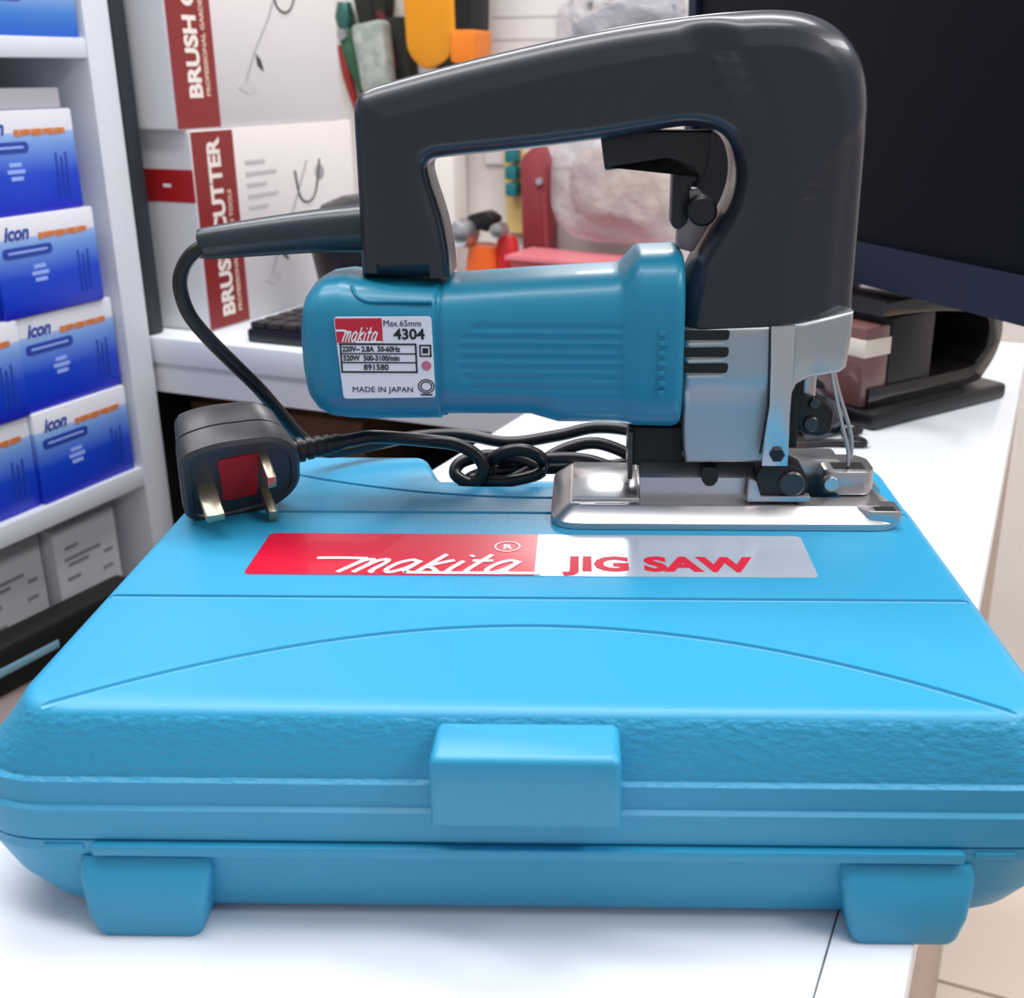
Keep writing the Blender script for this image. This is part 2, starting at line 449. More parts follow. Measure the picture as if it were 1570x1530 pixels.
# latch
bm = bmesh.new(); rings = []
for hw, out, z in [(.0290, .0165, .0445), (.0295, .0205, .0470), (.0293, .0218, .0600), (.0290, .0222, .0690), (.0284, .0216, .0706), (.0272, .0200, .0716)]:
    L = roundpoly([(-hw, -HY-out), (hw, -HY-out), (hw, -HY-.002), (-hw, -HY-.002)], [.003, .003, .001, .001], 4)
    rings.append([bm.verts.new((q.x+.0005, q.y, z)) for q in L])
for a, b_ in zip(rings, rings[1:]):
    n = len(a)
    for j in range(n): bm.faces.new((a[j], a[(j+1) % n], b_[(j+1) % n], b_[j]))
bm.faces.new(rings[0][::-1]); bm.faces.new(rings[-1])
frombm('latch', bm, CASE_LOW, case, 40)
# carrying handle across the notch at the back
tube('carry_handle', [(-.07, HY-.006, .050), (-.05, HY+.004, .050), (.05, HY+.004, .050), (.07, HY-.006, .050)], .009, CASE_LOW, case, seg=12)
# sticker
ST = lambda x, y: (x-cx, y-cy)
def rect(x0, x1, y0, y1, r): 
    a, b_ = ST(x0, y0); c_, d = ST(x1, y1)
    return roundpoly([(a, b_), (c_, b_), (c_, d), (a, d)], r, 4)
sk = prism('sticker', rect(-.1368, .0935, .4242, .4680, [.003]*4), .0750, .07525, SILL, case, 'XY', smooth=None)
prism('red_panel', rect(-.1368, -.0200, .4242, .4680, [.003, 0, 0, .003]), .0752, .07535, REDL, sk, 'XY', smooth=None)
M = Matrix.Translation((-.1000-cx, .4262-cy, .0754)) @ Matrix.Diagonal((.0140, .0150, 1, 1))
strokes('logo_lettering', LOGO(), .16, INKW, sk, M)
M = Matrix.Translation((-.0325-cx, .4515-cy, .0754))
text('registered_mark', 'R', .0065, INKW, sk, M, bold=.0002, align='CENTER')
ring = bmesh.new()
for a in range(24):
    pass
ringpts = [(.0052*math.cos(2*PI*i/24), .0052*math.sin(2*PI*i/24)+.0023) for i in range(25)]
strokes('registered_ring', [ringpts], .0007, INKW, sk, M)
text('tool_name', 'JIG SAW', .0195, INKR, sk, Matrix.Translation((-.0065-cx, .4300-cy, .0753)), bold=.0009, sx=1.02, spacing=1.02)

# ================================================================== power tool (local origin: base plate centre on the lid; mm)
def mm(L): return [(x*.001, z*.001) for x, z in L]
p = CF(.062, .512)
saw = thing('jigsaw', 'corded electric jigsaw with teal motor and dark navy handle standing on the turquoise case', 'power tool', (p.x, p.y, .8251), TH)
HOUS = [(-158.1, 106.5), (-157.9, 127.5), (-157.8, 153.9), (-157.8, 167.9), (-157.4, 175.5), (-155.0, 180.2), (-150.3, 182.9), (-140.6, 185.7), (-114.1, 192.4), (-87.9, 198.3), (-67.2, 202.6), (-46.6, 206.3), (-26.1, 209.2), (-5.7, 211.2), (12, 212.0), (25.0, 210.6), (35.5, 206.3), (43.2, 199.8), (48.3, 191.6), (51.0, 181.8), (52.1, 166.8), (52.6, 146.3), (52.8, 125.2), (52.9, 109.0), (52.8, 94.3)]
HB = [(29.5, 90.0), (19.8, 88.8), (-20.4, 87.3)]
HI = [(-20.9, 97.5), (-17.0, 110), (-10.5, 122.5), (-4.0, 134.0), (-.8, 143.7), (-.6, 152.8), (-3.3, 161.2), (-8.8, 166.0), (-16.8, 168.0), (-24.8, 167.9), (-40.6, 165.4), (-56.5, 162.9), (-75.1, 160.5), (-93.8, 158.4), (-115.3, 156.4), (-124.5, 155.2), (-128.0, 152.0), (-127.2, 145.6), (-124.2, 135.6), (-122, 126.2), (-120.5, 115.4), (-120.0, 106.6)]
def cr2(L, n=4): return [(p_.x, p_.y) for p_ in cat_rom([(a, b_, 0) for a, b_ in L], n)]
HOL = cr2(HOUS, 6)
out = HOL[:-1]+[(52.6, 90.0), (29.5, 83.0), (19.8, 81.0), (-20.4, 80.0)]+cr2(HI, 6)
HTOP = [Vector(q) for q in HOL]
def dist_outer(x, z):
    p_ = Vector((x, z)); best = 1e9
    for a, b_ in zip(HTOP, HTOP[1:]):
        ab = b_-a; t = max(0, min(1, (p_-a).dot(ab)/ab.length_squared)); best = min(best, (p_-a-ab*t).length)
    return best
def avg_tab(tab, z, w_=11):
    return sum(lerp_tab(tab, z+q*w_/3) for q in (-3, -2, -1, 0, 1, 2, 3))/7
def t_house(x, z):
    xc = avg_tab([(225, -22), (200, -8), (177, 8), (153, 12), (135, 3), (115, -8), (95, -18), (80, -22)], z, 16)
    base = 19.5+8.1*sm(xc-13, xc+7, x)
    d = dist_outer(x, z)
    w_ = 13.5*sm(-175, -150, x)*(1-.55*sm(44, 54, x)*(1-sm(150, 190, z)))
    if d < w_: base -= (w_-d)*.42
    base -= 1.6*sm(40, 53, x)
    xr = avg_tab([(92, 23), (133, 24.5), (149, 29), (169, 45), (180, 60), (212, 60)], z)
    if x > xr: base -= (x-xr)*.22+.8
    if x < -100: base += 1.5*sm(150, 106, z)
    return base
house = slab('handle_housing', out, [], 20, NAVY, saw, 7.5, 2.5, t_house, bres=8)
# motor body: lofted sections along x with displaced grip ribs
def motor():
    #  x, top, bottom, half depth, exponent
    K = [(-184.2, 86, 60, 14, 3), (-184.0, 92, 54, 22, 3), (-182.5, 99, 48, 26, 3.2), (-179, 103.6, 43.5, 29, 3.3), (-174, 106.2, 41, 30.5, 3.4), (-166, 107.3, 40.0, 31.2, 3.4),
         (-158, 106.2, 39.8, 31.4, 3.4), (-125.5, 104.8, 40.2, 31.6, 3.4), (-124.6, 104.0, 41.2, 30.4, 3.4), (-123.4, 104.0, 41.2, 30.4, 3.4), (-122.4, 104.8, 42.3, 31.4, 3.4), (-86, 107.5, 42.4, 31.8, 3.4), (-80, 107.9, 40.6, 31.9, 3.4),
         (-74, 108.2, 38.8, 32.0, 3.4), (-50, 109.6, 38.6, 32.2, 3.4), (-47, 110.2, 38.4, 32.3, 3.4), (-41, 116.6, 37.6, 33.6, 3.5), (-39, 117.6, 37.4, 34, 3.5), (-24, 118.2, 37.2, 34.2, 3.5), (-22, 117.6, 37.8, 33.8, 3.5), (-20.6, 115.8, 39, 32.5, 3.5)]
    xs = []
    for a, b_ in zip(K, K[1:]):
        n = max(1, int((b_[0]-a[0])/1.2)); xs += [a[0]+(b_[0]-a[0])*i/n for i in range(n)]
    xs.append(K[-1][0])
    cols = [[(k[0], k[i]) for k in K] for i in range(5)]
    NA = 40; ang = []
    # cross-section angles: dense on the viewer side
    ang = [2*PI*i/64 for i in range(64)]
    prof = []
    vs = []; rings = []
    zsamp = [-1+2*i/150 for i in range(151)]
    for x in xs:
        top = lerp_tab(cols[1], x); bot = lerp_tab(cols[2], x)+3.6; hd = lerp_tab(cols[3], x); e = lerp_tab(cols[4], x)
        zc, hz = (top+bot)/2, (top-bot)/2; ring = []
        # front half, dense in z
        pts = []
        N1 = 96
        for i in range(N1+1):
            a = -PI/2+PI*i/N1                       # from bottom to top on the front (-y)
            ca, sa = math.cos(a), math.sin(a)
            y = -hd*abs(ca)**(2/e); z = hz*(1 if sa >= 0 else -1)*abs(sa)**(2/e)
            pts.append((y, z))
        # resample by arc length so the ribs are sampled evenly
        acc = [0]
        for q in range(N1): acc.append(acc[-1]+math.dist(pts[q], pts[q+1]))
        R = []
        for q in range(121):
            s = acc[-1]*q/120; j = 0
            while j < N1-1 and acc[j+1] < s: j += 1
            t = (s-acc[j])/max(acc[j+1]-acc[j], 1e-9); R.append((pts[j][0]*(1-t)+pts[j+1][0]*t, pts[j][1]*(1-t)+pts[j+1][1]*t))
        for y, z in R:
            Z = zc+z; d = 0
            # grip ribs panel
            if -118 < x < -44 and 60 < Z < 91:
                zz = (Z-60.5)/30.0
                left = -116+9*max(0, abs(zz-.5)*2-.45)**1.3*1.9
                if x > left:
                    edge = min(1, (x-left)/1.5, (-45.5-x)/1.5 if x < -45.5 else 0)
                    edge = max(0, edge)
                    d = -.75*edge*(.5-.5*math.cos(2*PI*(Z-60.5)/4.28))**.7
            # embossed frame under the handle foot
            ring.append((x, y-d*(-1 if y > 0 else 1)*1.0 if d == 0 else y+(-d), Z))
        for i in range(1, 24):
            a = PI/2-PI*i/24
            ca, sa = math.cos(a), math.sin(a)
            ring.append((x, hd*abs(ca)**(2/e), zc+hz*(1 if sa >= 0 else -1)*abs(sa)**(2/e)))
        rings.append(ring)
    bm = bmesh.new(); R2 = [[bm.verts.new(Vector(v)*.001) for v in r] for r in rings]; n = len(R2[0])
    for a, b_ in zip(R2, R2[1:]):
        for j in range(n): bm.faces.new((a[j], a[(j+1) % n], b_[(j+1) % n], b_[j]))
    bm.faces.new(R2[0][::-1]); bm.faces.new(R2[-1])
    return frombm('motor_housing', bm, TEAL, saw, 50)
mot = motor()
# embossed marks on the collar (unreadable raised bars) and foot seam
for i in range(7):
    z0 = 60+i*4.3
    box('embossed_mark', -.0315, -.0285+.001*(i % 2), -.0350, -.0338, z0*.001, (z0+2.4)*.001, TEAL, mot, bev=.0003)
tube('handle_foot_seam', [(-.1608, -.0225, .1045), (-.1585, -.0255, .1008), (-.1535, -.0274, .0988), (-.1450, -.0276, .0986), (-.1265, -.0278, .0986)], .0008, TEAL, mot, seg=8)
# rating plate
lab = prism('rating_label', mm(roundpoly([(-167.4, 92.8), (-126.4, 93.2), (-126.0, 58.4), (-165.4, 57.6)], 1.5, 3)), -.0320, -.0314, WHITEL, saw, smooth=None)
def FR(x, z): return Matrix.Translation((x*.001, -.03205, z*.001)) @ Matrix.Rotation(PI/2, 4, 'X')
prism('red_panel', mm([(-166.9, 92.2), (-147.2, 92.4), (-147.2, 82.0), (-166.6, 82.0)]), -.0322, -.0320, REDL, lab, smooth=None)
strokes('logo_lettering', LOGO(), .17, INKW, lab, Matrix.Translation((-.1645, -.0322, .0824)) @ Matrix.Rotation(PI/2, 4, 'X') @ Matrix.Diagonal((.0029, .0050, 1, 1)))
text('capacity_text', 'Max.65mm', .0038, INK, lab, FR(-146.8, 89.0), bold=0, sx=.95)
text('model_number', '4304', .0062, INK, lab, FR(-142.5, 83.6), bold=.00018, sx=1.05)
bmL = []
for (x0, x1, z0, z1) in [(-165.8, -133.3, 81.0, 81.7), (-165.5, -133.3, 77.0, 77.5), (-165.2, -133.3, 73.2, 73.7), (-164.8, -133.3, 69.0, 69.7), (-133.8, -133.1, 69, 81.7), (-165.6, -164.9, 69, 81.7), 
                         (-132, -126.9, 80.6, 81.2), (-132, -126.9, 76.0, 76.6), (-132, -131.4, 76, 81.2), (-127.6, -126.9, 76, 81.2), (-130.7, -128.3, 77.5, 79.7)]:
    bmL.append(boxbm(x0*.001, x1*.001, -.0322, -.0319, z0*.001, z1*.001))
frombm('table_rules', merge(bmL), INK, lab, None)
text('rating_text', '220V~ 2.8A  50-60Hz', .0032, INK, lab, FR(-164.6, 78.2), bold=.0001, sx=.86)
text('rating_text', '520W  500-3100/min', .0032, INK, lab, FR(-164.4, 74.3), bold=.0001, sx=.86)
text('serial_text', '891580', .0034, INK, lab, FR(-156, 70.3), bold=.00008, sx=1.05)
text('origin_text', 'MADE IN JAPAN', .0034, INK, lab, FR(-161.5, 60.6), bold=0, sx=1.08)
lathe('approval_mark', [(.0021, -.0322), (.0021, -.0319)], INKP, lab, axis='Y', c=(-.1293, 0, .0722), seg=20)
for rr in (.0029, .0020):
    strokes('certification_ring', [[(rr*1.15*math.cos(2*PI*i/20), rr*math.sin(2*PI*i/20)) for i in range(21)]], .0005, INK, lab, FR(-129.7, 63.2))
frombm('certification_bar', boxbm(-.1322, -.1272, -.0322, -.0319, .0592, .0598), INK, lab, None)

# silver gear housing
GEAR = [(-20.6, 87.0), (18.5, 88.8), (26.5, 89.6), (26.8, 73), (26.4, 60), (25.6, 50), (25.4, 27), (15.3, 26.6), (-17.2, 26.4), (-18.4, 34), (-19.0, 45.0), (-20.4, 60)]
def t_gear(x, z):
    return 28.6-5.0*(1-sm(52, 66, z))-1.2*sm(12, 26, x)*0
gear = slab('gear_housing', GEAR, [], 28, SILVER, saw, 2.2, 4, t_gear, bres=3)
def t_nose(x, z): return 28.3-3.0*sm(26, 36, x)-.18*max(0, x-36)-3*(1-sm(62, 76, z))
nose = slab('nose_housing', [(24.5, 89.2), (29.5, 89.9), (51.6, 94.0), (51.4, 82.8), (50.6, 69.5), (48, 67.2), (34.0, 65.0), (29.0, 62.5), (26.8, 57), (24.5, 55)], [], 28, SILVER, saw, 2.0, 4, t_nose, bres=3)
# vents
for i, zz in enumerate((85.2, 77.9, 71.0)):
    prism('vent_slot', [(q.x, q.y) for q in [Vector(v) for v in mm(roundpoly([(-20.5, zz-2.3), (-1.6, zz-2.3), (-1.2, zz+2.0), (-20.5, zz+1.6)], [0, 1.6, 1.6, 0], 4))]], -.02905, -.0270, BLACKM, gear)
    prism('vent_rib', mm(roundpoly([(-18.6, zz-4.4), (-3.5, zz-3.9), (-3.5, zz-2.9), (-18.6, zz-3.2)], .4, 2)), -.0299, -.0284, SILVERB, gear)
# front strap with screw
strap = prism('lever_strap', mm([(15.6, 89.0), (25.8, 89.6), (26.2, 73), (26.1, 50), (26.6, 27.5), (15.2, 27.5), (15.6, 40), (17.0, 55), (16.4, 73)]), -.0305, -.0280, SILVERB, saw, bev=.0005)
prism('strap_seam', mm([(15.0, 89), (15.7, 89), (16.5, 73), (17.1, 55), (15.8, 40), (14.8, 33), (14.0, 33), (15.0, 42), (16.2, 55), (15.7, 73)]), -.0295, -.0285, BLACKM, strap)
lathe('screw', [(.0030, -.0322), (.0034, -.0318), (.0034, -.0300)], BLACK, strap, axis='Y', c=(.0215, 0, .0330), seg=6)
# cable end bracket behind the leg
box('rear_bracket', -.0420, -.0180, -.014, .016, .022, .0400, BLACKM, saw, bev=.001)
box('bracket_strut', -.0425, -.0405, -.016, .012, .016, .0385, STEELD, saw, bev=.0005)
# base plate: chamfered tray with slot
BX0, BX1 = -.077, .0782
BO = roundpoly([(BX0, -.0375), (BX1, -.0375), (BX1, -.006), (BX1, .009), (BX1, .0375), (BX0, .0375)], [.014, .014, 0, 0, .014, .014], 6)
k0 = min(range(len(BO)), key=lambda i: (BO[i]-Vector((BX1, .009))).length)
BO = BO[k0:]+BO[:k0]
slotpts = [Vector(q) for q in ((.056, -.006), (.055, -.0150), (.052, -.0185), (.027, -.0185), (.024, -.0160), (.024, .009))]
bm = bmesh.new(); rings = []
for o_, h in [(0, .0002), (0, .0030), (-.0012, .0040), (-.0075, .0085), (-.0085, .0088)]:
    rings.append([bm.verts.new((q.x, q.y, h)) for q in offs(BO, o_)+slotpts])
for a, b_ in zip(rings, rings[1:]):
    n = len(a)
    for j in range(n): bm.faces.new((a[j], a[(j+1) % n], b_[(j+1) % n], b_[j]))
bm.faces.new(rings[0][::-1]); bm.faces.new(rings[-1])
plate = frombm('base_plate', bm, STEEL, saw, 25)
prism('corner_pad', mm(roundpoly([(52, -27), (58, -30), (63, -35.8), (77, -35.8), (77, -22), (58, -22)], 1.5, 3)), .0030, .0086, STEEL, plate, 'XY', bev=.0006)
box('square_hole', .0655, .0745, -.0346, -.0300, .0084, .0088, BLACKM, plate)
for x, y in ((-.0655, -.0272), (.032, -.0272), (-.066, .0225)):
    lathe('rivet_hole', [(.0014, .0086), (.0014, .0090)], STEELD, plate, c=(x, y, 0), seg=12)
box('long_slot', -.0575, -.044, -.0278, -.0262, .0086, .0090, STEELD, plate)
cov = box('rear_cover_plate', BX0+.0095, -.0375, -.0240, .0265, .0088, .0100, mat('polished_cover', (240, 240, 242), .16, .8), plate, bev=.0004)
# mounting block on the plate
prism('mount_rail', [(-.022, .0088), (.022, .0088), (.022, .0175), (.014, .0235), (-.014, .0235), (-.022, .0190)], -.0374, .0160, STEEL, saw, 'YZ', bev=.0008)
prism('rail_notch', mm(roundpoly([(-9.8, 24.0), (-2.6, 24.0), (-2.6, 18), (-4.6, 15.4), (-7.8, 15.4), (-9.8, 18)], .8, 3)), -.0226, -.0150, BLACKM, saw)
box('front_rail', .022, .0560, -.003, .016, .0088, .0215, STEEL, saw, bev=.002)
# clamp and blade carrier
cl = prism('clamp_block', mm(roundpoly([(13.5, 12.5), (19, 10.2), (35, 11.5), (37.2, 17), (35, 24), (28, 27.4), (17, 27), (13.5, 22)], 2, 3)), -.0270, -.0100, BLACK, saw, bev=.001)
lathe('clamp_screw', [(.0050, -.0290), (.0058, -.0282), (.0058, -.0265)], STEELD, cl, axis='Y', c=(.0295, 0, .0185), seg=20)
prism('clamp_foot', mm(roundpoly([(10, 10), (37.5, 10.2), (38, 13), (16, 12.8), (13.5, 20), (10.5, 21)], .8, 2)), -.0285, -.0240, STEEL, cl, bev=.0004)
lathe('plunger_rod', [(.0040, .036), (.0044, .040), (.0044, .068)], STEEL, saw, c=(.0375, -.002, 0), seg=20)
box('nose_recess_block', .0272, .0335, -.012, .012, .030, .066, BLACKM, saw, bev=.0008)
bc = prism('blade_holder', mm(roundpoly([(31, 55), (40, 53), (50, 46), (49, 36), (44, 34), (36, 35.5), (31.5, 42)], 2, 3)), -.0085, .0070, BLACK, saw, bev=.001)
lathe('holder_screw', [(.0030, -.0105), (.0036, -.0098), (.0036, -.0080)], STEELD, bc, axis='Y', c=(.0395, 0, .0405), seg=16)
lathe('holder_screw', [(.0022, -.0105), (.0026, -.0098), (.0026, -.0080)], STEELD, bc, axis='Y', c=(.0405, 0, .0500), seg=16)
tube('blade_guard_wire', [(.0455, -.010, .070), (.0475, -.012, .060), (.0520, -.014, .043), (.0560, -.014, .030), (.0572, -.012, .022)], .0009, STEEL, saw, seg=8)
tube('blade_guard_wire', [(.0475, -.004, .070), (.0510, -.006, .056), (.0580, -.008, .036), (.0592, -.008, .024)], .0009, STEEL, saw, seg=8)
fk = prism('roller_fork', [(x*.001, y*.001) for x, y in roundpoly([(46, -14), (52, -17.5), (66, -17), (69.5, -11), (69.5, 4), (64, 10), (52, 10), (46, 6)], 2.5, 4)], .0090, .0205, STEEL, saw, 'XY', bev=.0016)
box('fork_slot', .0505, .0650, -.0130, -.0040, .0195, .0208, BLACKM, fk, bev=.0003)
lathe('guide_roller', [(.0032, -.0190), (.0036, -.0182), (.0036, -.0145)], SILVERB, fk, axis='Y', c=(.0490, 0, .0150), seg=20)
# trigger, lock-on button
prism('trigger', mm(roundpoly([(-56.5, 166), (-54.2, 150.0), (-27.5, 154.2), (-18.5, 151), (-14.5, 146), (-11.5, 150), (-10, 166)], [0, 1.5, 2.5, 3, 1, 2, 0], 4)), -.0095, .0095, BLACK, saw, bev=.0015)
lk = prism('trigger_link', mm(roundpoly([(-25.8, 156), (-25.8, 127.5), (-23, 125.5), (-19.5, 128), (-17.6, 134), (-18.6, 142), (-14.5, 149), (-18, 156)], 1.5, 3)), -.0080, .0080, BLACK, saw, bev=.0012)
lathe('lock_button', [(.0052, -.0170), (.0062, -.0160), (.0062, -.0080)], BLACK, saw, axis='Y', c=(-.0135, 0, .1345), seg=24)
prism('lock_bracket', mm(roundpoly([(-22, 142), (-14, 142.5), (-6, 133), (-16, 116), (-23, 118), (-22.5, 127), (-19.5, 134)], 1.5, 3)), -.0060, .0060, mat('grey_bracket', (150, 140, 142), .4, .3), saw, bev=.0008)
# cord sleeve, cord, coil, plug -------------------------------------------------
def SL(x, y, z): return Vector((x*.001-.062, y*.001-.512, z*.001+.19))     # case-frame mm (z from camera) to tool frame
tube('cord_sleeve', [(-.1500, 0, .1258), (-.175, 0, .1243), (-.203, 0, .1215), (-.2265, 0, .1188), (-.2295, 0, .1184)], [.0108, .0094, .0082, .0070, .0062], GUARD, saw, seg=24)
cordpts = [SL(*q) for q in [(-158, 510, -70.5), (-164, 509, -71.5), (-170.5, 507, -74.8), (-175.5, 506, -81.5), (-177.5, 506, -90), (-175.5, 508, -102), (-169, 512, -114), (-161, 517, -126), (-153, 524, -139), (-147, 532, -152), (-140, 542, -168), (-131, 556, -181),
    (-112, 571, -182.5), (-90, 582, -181), (-66, 586, -181), (-40, 584, -184.5), (-14, 582, -180), (6, 580, -175), (26, 578, -177), (34, 574, -186), (20, 572, -192), (-8, 568, -193), (-36, 562, -192), (-56, 556, -194), (-61, 552, -200),
    (-50, 548, -203), (-28, 550, -204), (0, 552, -203), (20, 556, -200), (30, 562, -194), (24, 566, -186), (6, 566, -179), (-10, 562, -181), (-24, 558, -188), (-40, 552, -196), (-54, 548, -201), (-60, 552, -206), (-48, 560, -208), (-22, 566, -207), (4, 568, -206), (24, 566, -203), (30, 560, -198),
    (20, 554, -191), (2, 553, -184), (-16, 556, -184), (-34, 560, -188), (-48, 564, -193), (-60, 566, -199), (-52, 572, -204), (-36, 570, -200), (-24, 560, -192), (-21, 553, -184), (-28, 549, -178), (-38, 549, -178), (-47, 552, -184), (-50, 558, -194), (-54, 562, -204), (-60, 556, -204),
    (-58, 552, -194), (-40, 549, -194), (-22, 552, -190), (-30, 558, -186), (-48, 560, -184), (-62, 556, -186), (-65, 551, -191), (-56, 546, -194), (-50, 545, -187), (-54, 546, -179), (-64, 547, -174), (-78, 545, -171.5), (-94, 538, -172), (-104, 526, -172.5), (-110, 516, -171), (-114, 509, -168.5)]]
# plug: axes n = pin direction, e1 = towards the cord, e2 = up
n_ = Vector((.42, -.78, -.46)).normalized()
e1 = Vector((.92, .38, .02)); e1 = (e1-n_*e1.dot(n_)).normalized(); e2 = e1.cross(n_) * -1
if e2.z < 0: e2 = -e2
pc = SL(-152, 483, -171)
PM = Matrix(((e1.x, e2.x, n_.x, pc.x), (e1.y, e2.y, n_.y, pc.y), (e1.z, e2.z, n_.z, pc.z), (0, 0, 0, 1)))
plugO = roundpoly([(-.0255, -.0205), (-.010, -.0245), (.016, -.0225), (.0265, -.012), (.0265, .012), (.016, .0225), (-.010, .0245), (-.0255, .0205)], .007, 5)
bm, _, _ = loft([(-.010, -.0335), (-.0060, -.0320), (-.0035, -.0280), (-.0020, -.0180), (-.0016, -.0150), (-.0022, -.0146), (-.0022, -.0138), (-.0010, -.0134), (0, -.0060), (0, -.0016), (-.0016, 0), (-.0040, 0), (-.0046, -.0010)], plugO)
plug = frombm('mains_plug', bm, mat('plug_plastic', (52, 52, 57), .4), saw, 40, M=PM)
prism('fuse_label', roundpoly([(-.0085, -.011), (.0065, -.011), (.0085, .0145), (-.0095, .0145)], .0012, 3), -.0012, -.0004, FUSE, plug, 'XY', M=PM)
box('earth_pin', -.0195, -.0115, -.0022, .0022, -.002, .0190, BRASS, plug, bev=.0008, M=PM)
for sy in (-1, 1):
    box('line_pin', .0080, .0120, sy*.011-.0034, sy*.011+.0034, -.002, .0150, BRASS, plug, bev=.0007, M=PM)
cordpts = cordpts[:-4]+[PM @ Vector((.066, -.001, -.012)), PM @ Vector((.056, 0, -.012)), PM @ Vector((.045, 0, -.012))]
tube('power_cord', cordpts, .0032, CABLE, saw, seg=12, sub=6)
ss = []
for i in range(6):
    h = .024+i*.0042
    ss += [(.0062-.0004*i, h), (.0062-.0004*i, h+.0026), (.0047-.0002*i, h+.0028), (.0047-.0002*i, h+.0042)]
lathe('strain_relief', ss, BLACK, plug, axis='X', c=(0, 0, -.012), seg=20, M=PM)

# ================================================================== shelf unit on the left (front plane x = -0.87)
shelf = thing('shelf_unit', 'white laminate shelf unit holding the blue cartons, left of the counter', 'shelf', (-1.03, .55, 0))
def sp(name, x0, x1, y0, y1, z0, z1, m=SHELF, **k):
    return box(name, x0+1.03, x1+1.03, y0-.55, y1-.55, z0, z1, m, shelf, bev=.001, **k)
sp('end_panel', -1.19, -.868, .912, .946, 0, 1.75)
sp('end_panel', -1.19, -.868, .12, .15, 0, 1.75)
sp('back_panel', -1.20, -1.19, .12, .946, 0, 1.75)
sp('shelf_board', -1.19, -.869, .15, .912, .596, .617)
sp('shelf_board', -1.19, -.869, .15, .912, 1.025, 1.043)
sp('shelf_board', -1.19, -.869, .15, .912, 1.45, 1.468)
sp('plinth_cabinet', -1.19, -.869, .15, .912, 0, .455, mat('plinth_laminate', (196, 178, 176), .5))

def blue_box(loc, label):
    t = thing('carton', label, 'box', loc, 0, None)
    box('carton_body', -.20, 0, -.0615, .0615, 0, .0905, BLUEBOX, t, bev=.0012)
    f = lambda y, z: Matrix.Translation((.0004, y, z)) @ Matrix(((0, 0, 1, 0), (1, 0, 0, 0), (0, 1, 0, 0), (0, 0, 0, 1)))
    text('brand_lettering', 'icon', .0175, BLUEP, t, f(-.050, .0705), bold=.0006, shear=.3, sx=.95)
    bs = [boxbm(0, .0006, -.010+i*.0068, -.0045+i*.0068+.0008*(i % 2), .0680+.0006*(i % 3), .0740) for i in range(9)]
    frombm('orange_print', merge(bs), ORANGEP, t, None)
    prism('blue_banner', roundpoly([(-.054, .054), (.004, .054), (.004, .0635), (-.054, .0635)], .0047, 4), 0, .0006, BLUEP, t, 'YZ', smooth=None)
    prism('banner_lettering', [(-.048, .0578), (-.002, .0578), (-.002, .0598), (-.048, .0598)], .0005, .0008, LBLUEP, t, 'YZ', smooth=None)
    bs = [boxbm(0, .0006, -.024+abs(i-1)*.003, -.004-abs(i-1)*.003, .030+i*.006, .0335+i*.006) for i in range(3)]
    frombm('small_print', merge(bs), LBLUEP, t, None)
    bs = [boxbm(0, .0006, .034+i*.006, .0358+i*.006, .012, .052-.004*(i % 2)) for i in range(3)]
    frombm('side_print', merge(bs), BLUEP, t, None)
    return t
rows = [(.6172, 0), (.7082, -.004), (.7992, -.010), (.8902, -.016)]
names = ['bottom', 'second', 'third', 'top']
b0 = None
for r, (z, dy) in enumerate(rows):
    for c in range(2):
        y = .845-c*.1245+dy+(.006 if r == 1 else 0)
        lb = 'blue carton in the %s row of its stack, %s' % (['lowest', 'second lowest', 'second highest', 'highest'][r], ['beside the end panel' if c == 0 else 'second from the end panel'][0])
        if b0 is None: b0 = blue_box((-.874, y, z), lb); o = b0
        else: o = dup(b0, (-.874-.004*((r+c) % 2), y, z), label=lb)
        o['group'] = 'blue cartons on the middle shelf'
# flat grey pack on top of stack
tag(box('flat_carton', -.17, 0, -.06, .056, 0, .018, mat('grey_carton', (176, 172, 182), .6), bev=.001, loc=(-.885, .83, .9812)), 'flat grey carton lying on the highest blue carton beside the end panel', 'box')
ub = thing('carton', 'large blue carton with a white text strip, standing on the upper shelf', 'box', (-.872, .80, 1.0432))
box('carton_body', -.2, 0, -.12, .108, 0, .13, gradz(mat('blue_white_carton', (40, 100, 210), .4), [(0, (14, 92, 205)), (.02, (60, 130, 215)), (.04, (150, 180, 226)), (.13, (200, 210, 230))]), ub, bev=.001)
prism('blue_banner', roundpoly([(-.10, .0285), (.044, .0285), (.044, .041), (-.10, .041)], .004, 4), 0, .0006, BLUEP, ub, 'YZ', smooth=None)
text('strip_lettering', '% QUALITY', .0125, INKW, ub, Matrix.Translation((.0008, -.045, .0305)) @ Matrix(((0, 0, 1, 0), (1, 0, 0, 0), (0, 1, 0, 0), (0, 0, 0, 1))), bold=.0003)
# white cartons on the plinth, black tool case in front
wb0 = None
for i, (y, lb) in enumerate([(.855, 'off-white carton below the blue cartons, nearest the end panel'), (.762, 'off-white carton below the blue cartons, between two like it'), (.669, 'off-white carton below the blue cartons, farthest from the end panel')]):
    if wb0 is None:
        t = wb0 = thing('carton', lb, 'box', (-.905, y, .4552), 0)
        box('carton_body', -.22, 0, -.0432, .0432, 0, .117, mat('offwhite_carton', (214, 212, 216), .6), t, bev=.001)
        bs = []
        for z, a, b_ in ((.092, -.030, -.012), (.080, -.032, .018), (.073, -.028, .0), (.058, -.032, -.014), (.052, .018, .032), (.070, .022, .034), (.036, -.03, -.012)):
            bs.append(boxbm(0, .0005, a, b_, z, z+.004))
        frombm('small_print', merge(bs), PRINTG, t, None)
    else: dup(wb0, (-.905-.012*(i % 2), y, .4552), label=lb)
